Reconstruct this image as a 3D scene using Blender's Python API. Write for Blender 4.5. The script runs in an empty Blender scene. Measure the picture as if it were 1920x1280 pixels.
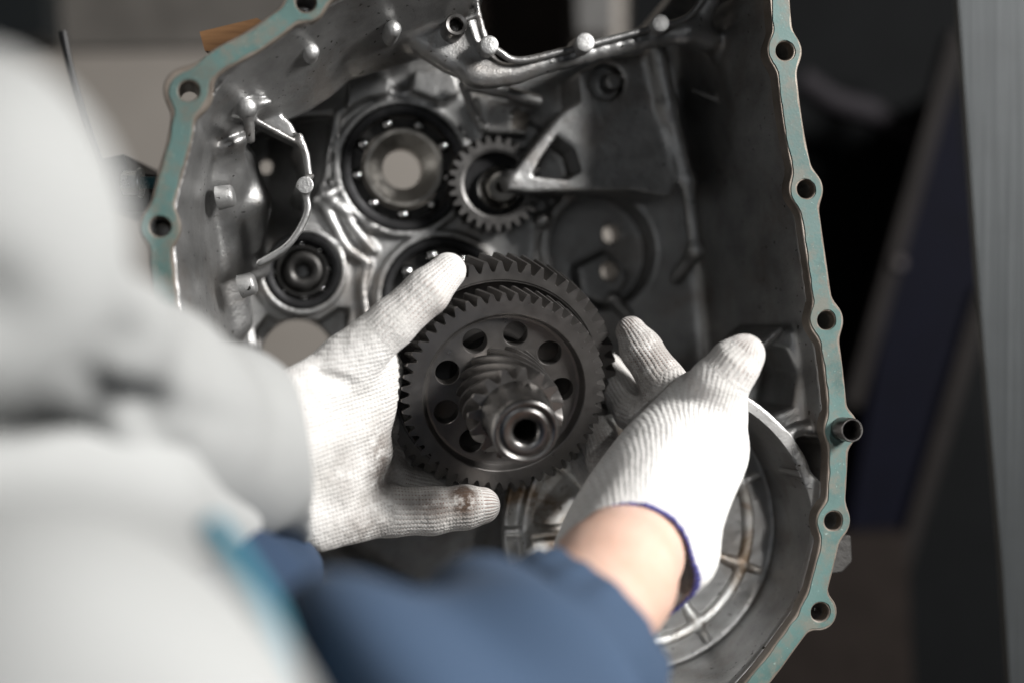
import bpy, math, random
import numpy as np
from mathutils import Matrix, Vector
from mathutils.geometry import tessellate_polygon

# ------------------------------------------------------------------ camera, world, light
SC = bpy.context.scene
COL = SC.collection
random.seed(7)
CAM_H = 762.0                      # mm from the lens to the plane in focus
FOCAL, SENSOR = 50.0, 36.0
KPX = 1920.0 / (CAM_H * SENSOR / FOCAL)

cam = bpy.data.cameras.new("camera")
cam.lens, cam.sensor_width = FOCAL, SENSOR
cam.clip_start, cam.clip_end = 0.02, 30
cam.dof.use_dof = True
cam.dof.focus_distance = CAM_H * 0.001
cam.dof.aperture_fstop = 1.9
cam_ob = bpy.data.objects.new("camera", cam)
COL.objects.link(cam_ob)
cam_ob.location = (0, 0, CAM_H * 0.001)
SC.camera = cam_ob
SC.view_settings.view_transform = 'Standard'
SC.view_settings.look = 'None'
SC.view_settings.exposure = 0.0
SC.view_settings.gamma = 1.0

world = bpy.data.worlds.new("World")
SC.world = world
world.use_nodes = True
wbg = world.node_tree.nodes["Background"]
wbg.inputs[0].default_value = (0.90, 0.95, 1.0, 1)
wbg.inputs[1].default_value = 0.014


def area_lamp(name, loc, target, size, power, color=(1, 1, 1), size_y=None):
    l = bpy.data.lights.new(name, 'AREA')
    l.energy, l.color, l.size = power, color, size
    if size_y:
        l.shape, l.size_y = 'RECTANGLE', size_y
    o = bpy.data.objects.new(name, l)
    COL.objects.link(o)
    o.location = loc
    d = Vector(target) - Vector(loc)
    o.rotation_euler = d.to_track_quat('-Z', 'Y').to_euler()
    return o


area_lamp("window_light", (1.80, 0.98, 1.05), (0.0, 0.0, 0.0), 0.52, 112, (1.0, 0.98, 0.955))
area_lamp("ceiling_light", (-0.06, 0.12, 1.62), (-0.05, 0.0, -0.1), 0.34, 1.2, (0.96, 0.98, 1.0))
spot = bpy.data.lights.new("added_dish_spot", 'SPOT')  # added narrow spot that lights the bell dish; no such lamp is seen
spot.energy, spot.color, spot.shadow_soft_size = 88, (1.0, 0.985, 0.96), 0.06
spot.spot_size, spot.spot_blend = math.radians(5.6), 0.8
spot_ob = bpy.data.objects.new("added_dish_spot", spot)
COL.objects.link(spot_ob)
spot_ob.location = (0.52, 0.40, 1.50)
spot_ob.rotation_euler = (Vector((0.108, -0.115, -0.02)) - spot_ob.location).to_track_quat('-Z', 'Y').to_euler()

# ------------------------------------------------------------------ helpers: naming, linking


def tag(o, label=None, cat=None, group=None, kind=None):
    if label: o["label"] = label
    if cat: o["category"] = cat
    if group: o["group"] = group
    if kind: o["kind"] = kind
    return o


def thing(name, label, cat, mat=None, group=None):
    o = bpy.data.objects.new(name, None)
    o.empty_display_size = 0.02
    COL.objects.link(o)
    if mat is not None:
        o.matrix_world = mat
    return tag(o, label, cat, group)


def link_mesh(name, me, material=None, parent=None):
    if material: me.materials.append(material)
    o = bpy.data.objects.new(name, me)
    COL.objects.link(o)
    if parent: o.parent = parent
    return o


def mesh_np(name, V, F, material=None, parent=None, smooth=True, sharp=None, attrs=None):
    """V in mm (N,3); F a (M,k) array or a list of faces; one linked object."""
    me = bpy.data.meshes.new(name)
    V = np.asarray(V, dtype=np.float32) * 0.001
    if isinstance(F, np.ndarray):
        k = F.shape[1]
        me.vertices.add(len(V)); me.vertices.foreach_set("co", V.ravel())
        me.loops.add(F.size); me.loops.foreach_set("vertex_index", F.astype(np.int32).ravel())
        me.polygons.add(len(F))
        me.polygons.foreach_set("loop_start", np.arange(0, F.size, k, dtype=np.int32))
        me.polygons.foreach_set("loop_total", np.full(len(F), k, dtype=np.int32))
        me.update(calc_edges=True)
        me.validate()
    else:
        me.from_pydata([tuple(map(float, v)) for v in V], [], [tuple(f) for f in F])
        me.update()
    me.polygons.foreach_set("use_smooth", [smooth] * len(me.polygons))
    if sharp is not None:
        me.set_sharp_from_angle(angle=math.radians(sharp))
    for nm, arr in (attrs or {}).items():
        arr = np.asarray(arr, dtype=np.float32)
        if arr.ndim == 2:
            a = me.attributes.new(nm, 'FLOAT_VECTOR', 'POINT'); a.data.foreach_set("vector", arr.ravel())
        else:
            a = me.attributes.new(nm, 'FLOAT', 'POINT'); a.data.foreach_set("value", arr)
    return link_mesh(name, me, material, parent)


class MB:
    """collects simple pieces into one mesh (mm)"""
    def __init__(s): s.v, s.f = [], []
    def add(s, V, F):
        b = len(s.v)
        s.v += [tuple(p) for p in V]
        s.f += [tuple(i + b for i in f) for f in F]
        return s
    def box(s, lo, hi):
        (a, b, c), (d, e, f) = lo, hi
        return s.add([(a,b,c),(d,b,c),(d,e,c),(a,e,c),(a,b,f),(d,b,f),(d,e,f),(a,e,f)],
                     [(3,2,1,0),(4,5,6,7),(0,1,5,4),(1,2,6,5),(2,3,7,6),(3,0,4,7)])
    def lathe(s, prof, n=64, c=(0, 0), closed=False):
        V, F = [], []
        for r, z in prof:
            for i in range(n):
                a = 2 * math.pi * i / n
                V.append((c[0] + r * math.cos(a), c[1] + r * math.sin(a), z))
        m = len(prof)
        for j in range(m if closed else m - 1):
            k = (j + 1) % m
            for i in range(n):
                i2 = (i + 1) % n
                F.append((j * n + i, j * n + i2, k * n + i2, k * n + i))
        return s.add(V, F)
    def tube(s, pts, r, n=10, caps=True):
        pts = [np.array(p, float) for p in pts]
        V, F = [], []
        ref = np.array((0.13, 0.31, 0.94))
        for i, p in enumerate(pts):
            t = pts[min(i + 1, len(pts) - 1)] - pts[max(i - 1, 0)]
            t /= np.linalg.norm(t)
            a = np.cross(t, ref); a /= np.linalg.norm(a)
            b = np.cross(t, a)
            rr = r[i] if hasattr(r, '__len__') else r
            for k in range(n):
                q = 2 * math.pi * k / n
                V.append(tuple(p + rr * (a * math.cos(q) + b * math.sin(q))))
        for i in range(len(pts) - 1):
            for k in range(n):
                k2 = (k + 1) % n
                F.append((i * n + k, i * n + k2, (i + 1) * n + k2, (i + 1) * n + k))
        if caps:
            F.append(tuple(range(n))[::-1]); F.append(tuple(range((len(pts) - 1) * n, len(pts) * n)))
        return s.add(V, F)
    def build(s, name, material=None, parent=None, sharp=35, smooth=True):
        o = mesh_np(name, s.v, s.f, material, parent, smooth, None)
        import bmesh
        bm = bmesh.new(); bm.from_mesh(o.data)
        bmesh.ops.recalc_face_normals(bm, faces=bm.faces)
        bm.to_mesh(o.data); bm.free()
        if smooth: o.data.set_sharp_from_angle(angle=math.radians(sharp))
        return o


# ------------------------------------------------------------------ frames


def Wd(px, py, z):
    """world point in mm seen at picture point (px, py) at height z"""
    s = (CAM_H - z) / CAM_H / KPX
    return np.array(((px - 960) * s, (640 - py) * s, z))


TILT = math.radians(11)
CO = np.array((0.0, 0.0, 30.0))                      # a point of the flange face
CU = np.array((math.cos(TILT), 0, -math.sin(TILT)))
CV = np.array((0.0, 1.0, 0.0))
CW = np.array((math.sin(TILT), 0, math.cos(TILT)))


def Cl(px, py, w):
    """case coordinates (u, v) of the picture point on the plane w"""
    c = np.array((0, 0, CAM_H))
    d = np.array(((px - 960) / KPX, (640 - py) / KPX, -CAM_H))
    t = (w - np.dot(c - CO, CW)) / np.dot(d, CW)
    p = c + d * t - CO
    return np.array((np.dot(p, CU), np.dot(p, CV)))


def C3(px, py, w):
    a = Cl(px, py, w)
    return np.array((a[0], a[1], w))


def c2w(p):
    return CO + CU * p[0] + CV * p[1] + CW * p[2]


def frame(origin_mm, X, Y, Z):
    m = Matrix.Identity(4)
    for i in range(3):
        m[i][0], m[i][1], m[i][2], m[i][3] = X[i], Y[i], Z[i], origin_mm[i] * 0.001
    return m


CASE_M = frame(CO, CU, CV, CW)

# ------------------------------------------------------------------ implicit surfaces


def smin(a, b, k):
    if k <= 0: return np.minimum(a, b)
    h = np.maximum(k - np.abs(a - b), 0) / k
    return np.minimum(a, b) - h * h * (k * 0.25)


def smax(a, b, k): return -smin(-a, -b, k)


def poly_sd(X, Y, P):
    P = np.asarray(P, dtype=np.float32)
    X = X.astype(np.float32); Y = Y.astype(np.float32)
    d = np.full(np.broadcast(X, Y).shape, 1e12, np.float32)
    ins = np.zeros(d.shape, bool)
    n = len(P)
    for i in range(n):
        ax, ay = P[i]; bx, by = P[(i + 1) % n]
        ex, ey = bx - ax, by - ay
        L = ex * ex + ey * ey
        if L < 1e-9: continue
        wx, wy = X - ax, Y - ay
        t = np.clip((wx * ex + wy * ey) / L, 0, 1)
        d = np.minimum(d, (wx - ex * t) ** 2 + (wy - ey * t) ** 2)
        if ay != by:
            c = ((ay > Y) != (by > Y)) & (X < ex * (Y - ay) / ey + ax)
            ins ^= c
    d = np.sqrt(d)
    return np.where(ins, -d, d)


def line_sd(X, Y, P, closed=False):
    d = np.full(np.broadcast(X, Y).shape, 1e12, np.float32)
    n = len(P)
    for i in range(n if closed else n - 1):
        ax, ay = P[i]; bx, by = P[(i + 1) % n]
        ex, ey = bx - ax, by - ay
        L = ex * ex + ey * ey
        if L < 1e-9: continue
        wx, wy = X - ax, Y - ay
        t = np.clip((wx * ex + wy * ey) / L, 0, 1)
        d = np.minimum(d, (wx - ex * t) ** 2 + (wy - ey * t) ** 2)
    return np.sqrt(d)


def smooth_line(P, n=6, closed=False):
    """Catmull-Rom through the points"""
    P = [np.asarray(p, float) for p in P]
    m = len(P); out = []
    for i in range(m if closed else m - 1):
        p1, p2 = P[i], P[(i + 1) % m]
        p0 = P[(i - 1) % m] if (closed or i > 0) else 2 * p1 - p2
        p3 = P[(i + 2) % m] if (closed or i + 2 < m) else 2 * p2 - p1
        for k in range(n):
            t = k / n
            out.append(0.5 * (2*p1 + (p2-p0)*t + (2*p0-5*p1+4*p2-p3)*t*t + (3*p1-p0-3*p2+p3)*t**3))
    if not closed: out.append(P[-1])
    return np.array(out)


class Field:
    def __init__(s, lo, hi, h):
        s.lo, s.h = np.array(lo, float), h
        s.ax = [np.arange(lo[i], hi[i] + h, h, dtype=np.float32) for i in range(3)]
        s.D = np.full([len(a) for a in s.ax], 60.0, np.float32)
    def sl(s, lo, hi):
        r = []
        for i in range(3):
            a = int(max(0, math.floor((lo[i] - s.lo[i]) / s.h)))
            b = int(min(len(s.ax[i]), math.ceil((hi[i] - s.lo[i]) / s.h) + 1))
            r.append(slice(a, max(a, b)))
        return tuple(r)
    def grid(s, sl):
        x, y, z = (s.ax[i][sl[i]] for i in range(3))
        return x[:, None, None], y[None, :, None], z[None, None, :]
    def op(s, lo, hi, fn, k=0.0, mode='add'):
        m = 2.5 * k + 2 * s.h
        sl = s.sl([v - m for v in lo], [v + m for v in hi])
        if any(q.start >= q.stop for q in sl): return
        d = fn(*s.grid(sl)).astype(np.float32)
        s.D[sl] = smin(s.D[sl], d, k) if mode == 'add' else smax(s.D[sl], -d, k)
    def cone(s, p, q, r1, r2=None, k=0.0, mode='add'):
        p, q = np.array(p, float), np.array(q, float)
        r2 = r1 if r2 is None else r2
        R = max(r1, r2)
        s.op(np.minimum(p, q) - R, np.maximum(p, q) + R, lambda X, Y, Z: cone_d(X, Y, Z, p, q, r1, r2), k, mode)
    def chain(s, pts, r, k=0.0, mode='add'):
        for i in range(len(pts) - 1):
            a, b = (r[i], r[i + 1]) if hasattr(r, '__len__') else (r, r)
            s.cone(pts[i], pts[i + 1], a, b, k, mode)
    def cyl(s, c, r, w0, w1, k=0.0, mode='add', rnd=0.0, draft=0.0):
        def f(X, Y, Z):
            a = np.sqrt((X - c[0]) ** 2 + (Y - c[1]) ** 2) - r + draft * (Z - w0)
            b = np.abs(Z - (w0 + w1) / 2) - (w1 - w0) / 2
            return ext(a, b, rnd)
        R = r + abs(draft) * (w1 - w0)
        s.op((c[0]-R, c[1]-R, w0), (c[0]+R, c[1]+R, w1), f, k, mode)
    def prism(s, P, w0, w1, k=0.0, mode='add', rnd=0.0, draft=0.0, grow=0.0):
        P = np.asarray(P)
        def f(X, Y, Z):
            a = poly_sd(X[:, :, 0], Y[:, :, 0] + 0 * X[:, :, 0], P)[:, :, None] - grow + draft * (Z - w0)
            b = np.abs(Z - (w0 + w1) / 2) - (w1 - w0) / 2
            return ext(a, b, rnd)
        m = 6
        s.op((P[:, 0].min()-m, P[:, 1].min()-m, w0), (P[:, 0].max()+m, P[:, 1].max()+m, w1), f, k, mode)
    def wall(s, P, half, w0, w1, k=0.0, mode='add', rnd=0.0, closed=False, draft=0.0):
        P = np.asarray(P)
        def f(X, Y, Z):
            a = line_sd(X[:, :, 0], Y[:, :, 0] + 0 * X[:, :, 0], P, closed)[:, :, None] - half + draft * (Z - w1)
            b = np.abs(Z - (w0 + w1) / 2) - (w1 - w0) / 2
            return ext(a, b, rnd)
        m = half + 4
        s.op((P[:, 0].min()-m, P[:, 1].min()-m, w0), (P[:, 0].max()+m, P[:, 1].max()+m, w1), f, k, mode)
    def mesh(s, D=None):
        D = s.D if D is None else D
        S = D < 0
        c = S[:-1, :-1, :-1].astype(np.int8)
        tot = np.zeros_like(c)
        for a in (0, 1):
            for b in (0, 1):
                for e in (0, 1):
                    tot += S[a:S.shape[0]-1+a, b:S.shape[1]-1+b, e:S.shape[2]-1+e]
        act = (tot > 0) & (tot < 8)
        I = np.argwhere(act)
        vid = np.full(act.shape, -1, np.int32)
        vid[act] = np.arange(len(I))
        acc = np.zeros((len(I), 3)); cnt = np.zeros(len(I))
        crn = [(a, b, e) for a in (0, 1) for b in (0, 1) for e in (0, 1)]
        vals = {q: D[I[:, 0]+q[0], I[:, 1]+q[1], I[:, 2]+q[2]] for q in crn}
        for q in crn:
            for ax in range(3):
                if q[ax]: continue
                r = tuple(1 if i == ax else q[i] for i in range(3))
                va, vb = vals[q], vals[r]
                m = (va < 0) != (vb < 0)
                t = np.where(m, va / np.where(m, va - vb, 1), 0)
                p = np.zeros((len(I), 3)); p += q; p[:, ax] += t
                acc[m] += p[m]; cnt[m] += 1
        V = (I + acc / cnt[:, None]) * s.h + s.lo
        Q = []
        for ax in range(3):
            o1, o2 = (ax + 1) % 3, (ax + 2) % 3
            A = np.moveaxis(S, (ax, o1, o2), (0, 1, 2))
            N = np.moveaxis(vid, (ax, o1, o2), (0, 1, 2))
            e = A[:-1, 1:-1, 1:-1] != A[1:, 1:-1, 1:-1]
            J = np.argwhere(e)
            if not len(J): continue
            i, j, k = J[:, 0], J[:, 1] + 1, J[:, 2] + 1
            q = np.stack([N[i, j-1, k-1], N[i, j, k-1], N[i, j, k], N[i, j-1, k]], 1)
            fl = ~A[i, j, k]
            q[fl] = q[fl][:, ::-1]
            Q.append(q)
        Q = np.concatenate(Q)
        return V, Q[(Q >= 0).all(1)]
    def sample(s, V):
        """trilinear field at points"""
        f = (V - s.lo) / s.h
        i = np.clip(np.floor(f).astype(int), 0, np.array(s.D.shape) - 2)
        t = f - i
        out = 0
        for a in (0, 1):
            for b in (0, 1):
                for e in (0, 1):
                    out = out + s.D[i[:,0]+a, i[:,1]+b, i[:,2]+e] * (t[:,0] if a else 1-t[:,0]) * (t[:,1] if b else 1-t[:,1]) * (t[:,2] if e else 1-t[:,2])
        return out


def ext(a, b, rnd):
    a, b = a + rnd, b + rnd
    return np.sqrt(np.maximum(a, 0) ** 2 + np.maximum(b, 0) ** 2) + np.minimum(np.maximum(a, b), 0) - rnd


def cone_d(X, Y, Z, p, q, r1, r2):
    e = q - p
    L = float(np.dot(e, e)) or 1e-9
    t = np.clip(((X - p[0]) * e[0] + (Y - p[1]) * e[1] + (Z - p[2]) * e[2]) / L, 0, 1)
    return np.sqrt((X - p[0] - e[0]*t) ** 2 + (Y - p[1] - e[1]*t) ** 2 + (Z - p[2] - e[2]*t) ** 2) - (r1 + (r2 - r1) * t)


def plate(name, sdf, lo, hi, h, w0, w1, material, parent, chamfer=0.35):
    """flat plate cut to a 2D distance function, with vertical sides and a small chamfer"""
    x = np.arange(lo[0], hi[0] + h, h, dtype=np.float32); y = np.arange(lo[1], hi[1] + h, h, dtype=np.float32)
    X, Y = np.meshgrid(x, y, indexing='ij')
    d = sdf(X, Y)
    gx, gy = np.gradient(d, h)
    ok = d < h * 0.45
    q = ok[:-1, :-1] & ok[1:, :-1] & ok[1:, 1:] & ok[:-1, 1:]
    used = np.zeros(d.shape, bool)
    for a in (0, 1):
        for b in (0, 1):
            used[a:d.shape[0]-1+a, b:d.shape[1]-1+b] |= q
    idx = np.full(d.shape, -1, np.int64); idx[used] = np.arange(used.sum())
    I = np.argwhere(q)
    F = np.stack([idx[I[:,0], I[:,1]], idx[I[:,0]+1, I[:,1]], idx[I[:,0]+1, I[:,1]+1], idx[I[:,0], I[:,1]+1]], 1)
    E = np.concatenate([F[:, [0,1]], F[:, [1,2]], F[:, [2,3]], F[:, [3,0]]])
    key = np.sort(E, 1)
    _, inv, cnt = np.unique(key, axis=0, return_inverse=True, return_counts=True)
    B = E[cnt[inv.ravel()] == 1]
    bd = np.unique(B)
    P = np.stack([X[used], Y[used]], 1); dd = d[used]
    G = np.stack([gx[used], gy[used]], 1); G /= np.maximum(np.linalg.norm(G, axis=1, keepdims=True), 1e-6)
    isb = np.zeros(len(P), bool); isb[bd] = True
    edge = P.copy()
    edge[isb] -= G[isb] * dd[isb, None]
    # relax the rim a little
    nb = {}
    for a, b in B:
        nb.setdefault(a, []).append(b); nb.setdefault(b, []).append(a)
    for _ in range(2):
        e2 = edge.copy()
        for a in bd:
            l = nb[a]
            if len(l) == 2: e2[a] = 0.5 * edge[a] + 0.25 * (edge[l[0]] + edge[l[1]])
        edge = e2
    top = edge.copy(); top[isb] -= G[isb] * chamfer
    n = len(P)
    m = np.full(n, -1, np.int64); m[bd] = np.arange(len(bd))
    V = np.concatenate([np.c_[top, np.full(n, w1)], np.c_[edge[bd], np.full(len(bd), w1 - chamfer)], np.c_[edge[bd], np.full(len(bd), w0)]])
    a, b = B[:, 0], B[:, 1]
    nb_ = len(bd)
    F2 = np.stack([a, n + m[a], n + m[b], b], 1)
    F3 = np.stack([n + m[a], n + nb_ + m[a], n + nb_ + m[b], n + m[b]], 1)
    return mesh_np(name, V, np.concatenate([F, F2, F3]), material, parent, True, 30)


def noise3(P, seed=0, scale=1.0):
    """cheap smooth noise: sum of rotated sines"""
    rs = np.random.RandomState(seed)
    out = np.zeros(len(P))
    for i in range(10):
        k = rs.normal(size=3); k /= np.linalg.norm(k)
        f = scale * rs.uniform(0.6, 1.9)
        out += np.sin(P @ k * f + rs.uniform(0, 6.28))
    return out / 10 * 1.6


# ------------------------------------------------------------------ materials


class NT:
    def __init__(s, name):
        s.m = bpy.data.materials.new(name); s.m.use_nodes = True
        s.t = s.m.node_tree; s.b = s.t.nodes["Principled BSDF"]
    def n(s, kind, **kw):
        o = s.t.nodes.new(kind)
        for k, v in kw.items():
            if k.startswith("i_"):
                key = k[2:]
                o.inputs[int(key) if key.isdigit() else key.replace("_", " ")].default_value = v
            else: setattr(o, k, v)
        return o
    def l(s, a, b): s.t.links.new(a, b)
    def coord(s): return s.n("ShaderNodeTexCoord").outputs["Object"]
    def noise(s, scale, detail=4, rough=0.55, vec=None, dist=0.0):
        o = s.n("ShaderNodeTexNoise")
        o.inputs["Scale"].default_value = scale; o.inputs["Detail"].default_value = detail
        o.inputs["Roughness"].default_value = rough; o.inputs["Distortion"].default_value = dist
        s.l(vec if vec is not None else s.coord(), o.inputs["Vector"])
        return o.outputs["Fac"]
    def ramp(s, fac, stops):
        o = s.n("ShaderNodeValToRGB")
        e = o.color_ramp.elements
        while len(e) < len(stops): e.new(0.5)
        for i, (p, c) in enumerate(stops):
            e[i].position = p
            e[i].color = tuple(c) + (1,) if hasattr(c, '__len__') else (c, c, c, 1)
        s.l(fac, o.inputs["Fac"])
        return o.outputs["Color"]
    def mix(s, fac, a, b, blend='MIX'):
        o = s.n("ShaderNodeMix", data_type='RGBA', blend_type=blend)
        for v, key in ((fac, 0), (a, 6), (b, 7)):
            if hasattr(v, 'is_linked'): s.l(v, o.inputs[key])
            elif hasattr(v, '__len__'): o.inputs[key].default_value = tuple(v) + (1,)
            else: o.inputs[key].default_value = v
        return o.outputs[2]
    def math(s, op, a, b=None, clamp=False):
        o = s.n("ShaderNodeMath", operation=op); o.use_clamp = clamp
        for i, v in enumerate((a, b)):
            if v is None: continue
            if hasattr(v, 'is_linked'): s.l(v, o.inputs[i])
            else: o.inputs[i].default_value = v
        return o.outputs[0]
    def attr(s, name, out="Vector"):
        o = s.n("ShaderNodeAttribute"); o.attribute_name = name
        return o.outputs[out]
    def bump(s, height, strength, dist, normal=None):
        o = s.n("ShaderNodeBump")
        o.inputs["Strength"].default_value = strength; o.inputs["Distance"].default_value = dist
        s.l(height, o.inputs["Height"])
        if normal is not None: s.l(normal, o.inputs["Normal"])
        return o.outputs["Normal"]
    def set(s, **kw):
        for k, v in kw.items():
            i = s.b.inputs[k.replace("_", " ")]
            if hasattr(v, 'is_linked'): s.l(v, i)
            elif hasattr(v, '__len__') and len(v) == 3: i.default_value = tuple(v) + (1,)
            else: i.default_value = v
        return s


def cast_metal(name, lo, hi, rough=0.42, metallic=0.85, oil=0.0, grain=1.0):
    t = NT(name)
    big = t.noise(38, 5, 0.6)
    fine = t.noise(900, 3, 0.6)
    col = t.ramp(big, [(0.3, lo), (0.7, hi)])
    pit = t.noise(330, 2, 0.5)
    pitm = t.ramp(pit, [(0.26, 1.0), (0.32, 0.0)])
    col = t.mix(pitm, col, (0.02, 0.018, 0.016))
    if oil:
        st = t.ramp(t.noise(24, 6, 0.65, dist=0.6), [(0.50, 0.0), (0.66, oil)])
        col = t.mix(st, col, (0.14, 0.075, 0.022))
    r = t.ramp(t.noise(60, 4), [(0.3, rough - 0.05), (0.7, rough + 0.09)])
    nb = t.bump(fine, 0.34 * grain, 0.0006)
    nb = t.bump(t.noise(170, 4, 0.6), 0.28 * grain, 0.0012, nb)
    t.set(Base_Color=col, Metallic=metallic, Roughness=r, Normal=nb)
    return t.m


def steel(name, lo, hi, rough=0.34, metallic=1.0, scr=0.1):
    t = NT(name)
    col = t.ramp(t.noise(55, 5, 0.65), [(0.32, lo), (0.68, hi)])
    r = t.ramp(t.noise(130, 4, 0.6), [(0.3, max(0.05, rough - 0.08)), (0.7, rough + 0.1)])
    t.set(Base_Color=col, Metallic=metallic, Roughness=r, Normal=t.bump(t.noise(1400, 2), scr, 0.0003))
    return t.m


def plain(name, col, rough=0.6, metallic=0.0, var=0.15, scale=30, bump=0.0):
    t = NT(name)
    c = t.ramp(t.noise(scale, 4), [(0.3, [x * (1 - var) for x in col]), (0.7, [x * (1 + var) for x in col])])
    t.set(Base_Color=c, Metallic=metallic, Roughness=rough)
    if rough >= 0.6 and not metallic: t.b.inputs['Specular IOR Level'].default_value = 0.08
    if bump: t.set(Normal=t.bump(t.noise(scale * 8, 3), bump, 0.001))
    return t.m


M_CAST = cast_metal("cast_aluminium", (0.26, 0.26, 0.258), (0.42, 0.42, 0.418), 0.395, 0.86, oil=0.25)
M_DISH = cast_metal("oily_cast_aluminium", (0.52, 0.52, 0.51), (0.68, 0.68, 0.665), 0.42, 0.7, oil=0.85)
M_BOSS = cast_metal("rough_cast_boss", (0.30, 0.30, 0.298), (0.44, 0.44, 0.437), 0.46, 0.8, grain=1.4)
M_MACH = cast_metal("machined_face", (0.30, 0.297, 0.292), (0.42, 0.415, 0.41), 0.4, 0.75, grain=0.6)
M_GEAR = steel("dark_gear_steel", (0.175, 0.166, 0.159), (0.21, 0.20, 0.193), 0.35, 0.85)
M_SHAFT = steel("ground_shaft_steel", (0.17, 0.163, 0.158), (0.25, 0.243, 0.236), 0.33)
M_RACE = steel("oiled_black_race", (0.022, 0.022, 0.023), (0.036, 0.036, 0.037), 0.5)
M_INNER = steel("bearing_inner_steel", (0.30, 0.285, 0.26), (0.44, 0.42, 0.39), 0.36)
M_BALL = steel("bearing_ball_steel", (0.4, 0.4, 0.4), (0.5, 0.5, 0.5), 0.16)
M_DARK = steel("dark_oily_steel", (0.035, 0.034, 0.033), (0.07, 0.068, 0.066), 0.4)
M_ZINC = steel("zinc_plated_steel", (0.5, 0.55, 0.56), (0.7, 0.74, 0.75), 0.3)
def brushed():
    t = NT("brushed_bench_steel")
    mp = t.n("ShaderNodeMapping"); mp.inputs["Scale"].default_value = (620, 6, 60); mp.inputs["Rotation"].default_value = (0, 0, math.radians(5)); t.l(t.coord(), mp.inputs[0])
    br = t.noise(1.0, 4, 0.6, mp.outputs[0])
    c = t.ramp(br, [(0.3, (0.062, 0.068, 0.071)), (0.7, (0.088, 0.095, 0.099))])
    c = t.mix(t.ramp(t.noise(14, 5, 0.6), [(0.45, 0.0), (0.75, 0.5)]), c, (0.05, 0.053, 0.055))
    t.set(Base_Color=c, Metallic=0.55, Roughness=t.ramp(br, [(0.3, 0.42), (0.7, 0.5)]), Normal=t.bump(br, 0.05, 0.0005))
    return t.m


M_BENCH = brushed()
M_TEALBOLT = plain("teal_thread_lock", (0.10, 0.28, 0.32), 0.5)


def gasket_mat():
    t = NT("teal_gasket_paper")
    n1 = t.noise(26, 6, 0.65)
    c = t.ramp(n1, [(0.30, (0.050, 0.098, 0.090)), (0.5, (0.086, 0.163, 0.153)), (0.72, (0.135, 0.222, 0.212))])
    worn = t.ramp(t.noise(75, 6, 0.7), [(0.45, 0.0), (0.62, 0.9)])
    c = t.mix(worn, c, (0.15, 0.15, 0.125))
    dk = t.ramp(t.noise(13, 5, 0.65), [(0.45, 0.0), (0.68, 0.65)])
    c = t.mix(dk, c, (0.045, 0.075, 0.068))
    sp = t.ramp(t.noise(480, 2, 0.5), [(0.68, 0.0), (0.76, 0.3)])
    c = t.mix(sp, c, (0.45, 0.62, 0.58))
    t.set(Base_Color=c, Roughness=0.55, Normal=t.bump(t.noise(700, 3), 0.15, 0.0005))
    return t.m


def rim_mat():
    t = NT("stained_flange_rim")
    c = t.ramp(t.noise(45, 5, 0.6), [(0.3, (0.14, 0.115, 0.095)), (0.55, (0.26, 0.225, 0.19)), (0.75, (0.34, 0.31, 0.28))])
    t.set(Base_Color=c, Roughness=0.45, Metallic=0.55, Normal=t.bump(t.noise(800, 3), 0.15, 0.0005))
    return t.m


M_GASKET, M_RIM = gasket_mat(), rim_mat()


def glove_mat():
    t = NT("white_knit_cotton")
    k = t.attr("knit")
    sep = t.n("ShaderNodeSeparateXYZ"); t.l(k, sep.inputs[0])
    u, v = sep.outputs[0], sep.outputs[1]
    wob = t.noise(32, 4)
    u = t.math('ADD', u, t.math('MULTIPLY', wob, 3.2))
    fu = t.math('FRACT', t.math('DIVIDE', u, 2.35))
    a = t.math('ABSOLUTE', t.math('SUBTRACT', fu, 0.5))                    # 0.5 at the groove between ribs
    rib = t.math('SUBTRACT', 1.0, t.math('MULTIPLY', a, 2.0))
    v2 = t.math('ADD', v, t.math('MULTIPLY', a, 1.6))
    fv = t.math('FRACT', t.math('DIVIDE', v2, 1.75))
    st = t.math('ABSOLUTE', t.math('SUBTRACT', fv, 0.5))
    stitch = t.math('SUBTRACT', 1.0, t.math('MULTIPLY', st, 2.0))
    h = t.math('ADD', t.math('POWER', rib, 0.6), t.math('MULTIPLY', t.math('POWER', stitch, 0.7), 0.38))
    fuzz = t.noise(1500, 2)
    h = t.math('ADD', h, t.math('MULTIPLY', fuzz, 0.7))
    n = t.bump(t.noise(95, 4, 0.6), 0.5, 0.004, t.bump(h, 0.5, 0.0008))
    gap = t.math('MULTIPLY', t.math('GREATER_THAN', a, 0.36), t.math('LESS_THAN', stitch, 0.42))
    spot = t.math('MULTIPLY', t.math('MULTIPLY', gap, sep.outputs[2]), t.ramp(t.noise(50, 3), [(0.36, 0.15), (0.56, 1.0)]))
    base = t.ramp(t.noise(25, 4), [(0.3, (0.60, 0.585, 0.56)), (0.6, (0.74, 0.73, 0.712))])
    base = t.mix(spot, base, (0.30, 0.20, 0.17))
    s = t.attr("stain", "Fac")
    sm = t.math('MULTIPLY', s, t.ramp(t.noise(110, 5, 0.7), [(0.32, 0.0), (0.52, 1.0)]))
    base = t.mix(sm, base, (0.075, 0.047, 0.032))
    t.set(Base_Color=base, Roughness=0.95, Normal=n)
    t.b.inputs["Sheen Weight"].default_value = 0.15
    return t.m


def cloth(name, col, var=0.08):
    t = NT(name)
    c = t.ramp(t.noise(12, 5), [(0.3, [x * (1 - var) for x in col]), (0.7, [x * (1 + var) for x in col])])
    t.set(Base_Color=c, Roughness=0.9, Normal=t.bump(t.noise(500, 2), 0.3, 0.0008))
    return t.m


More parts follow.
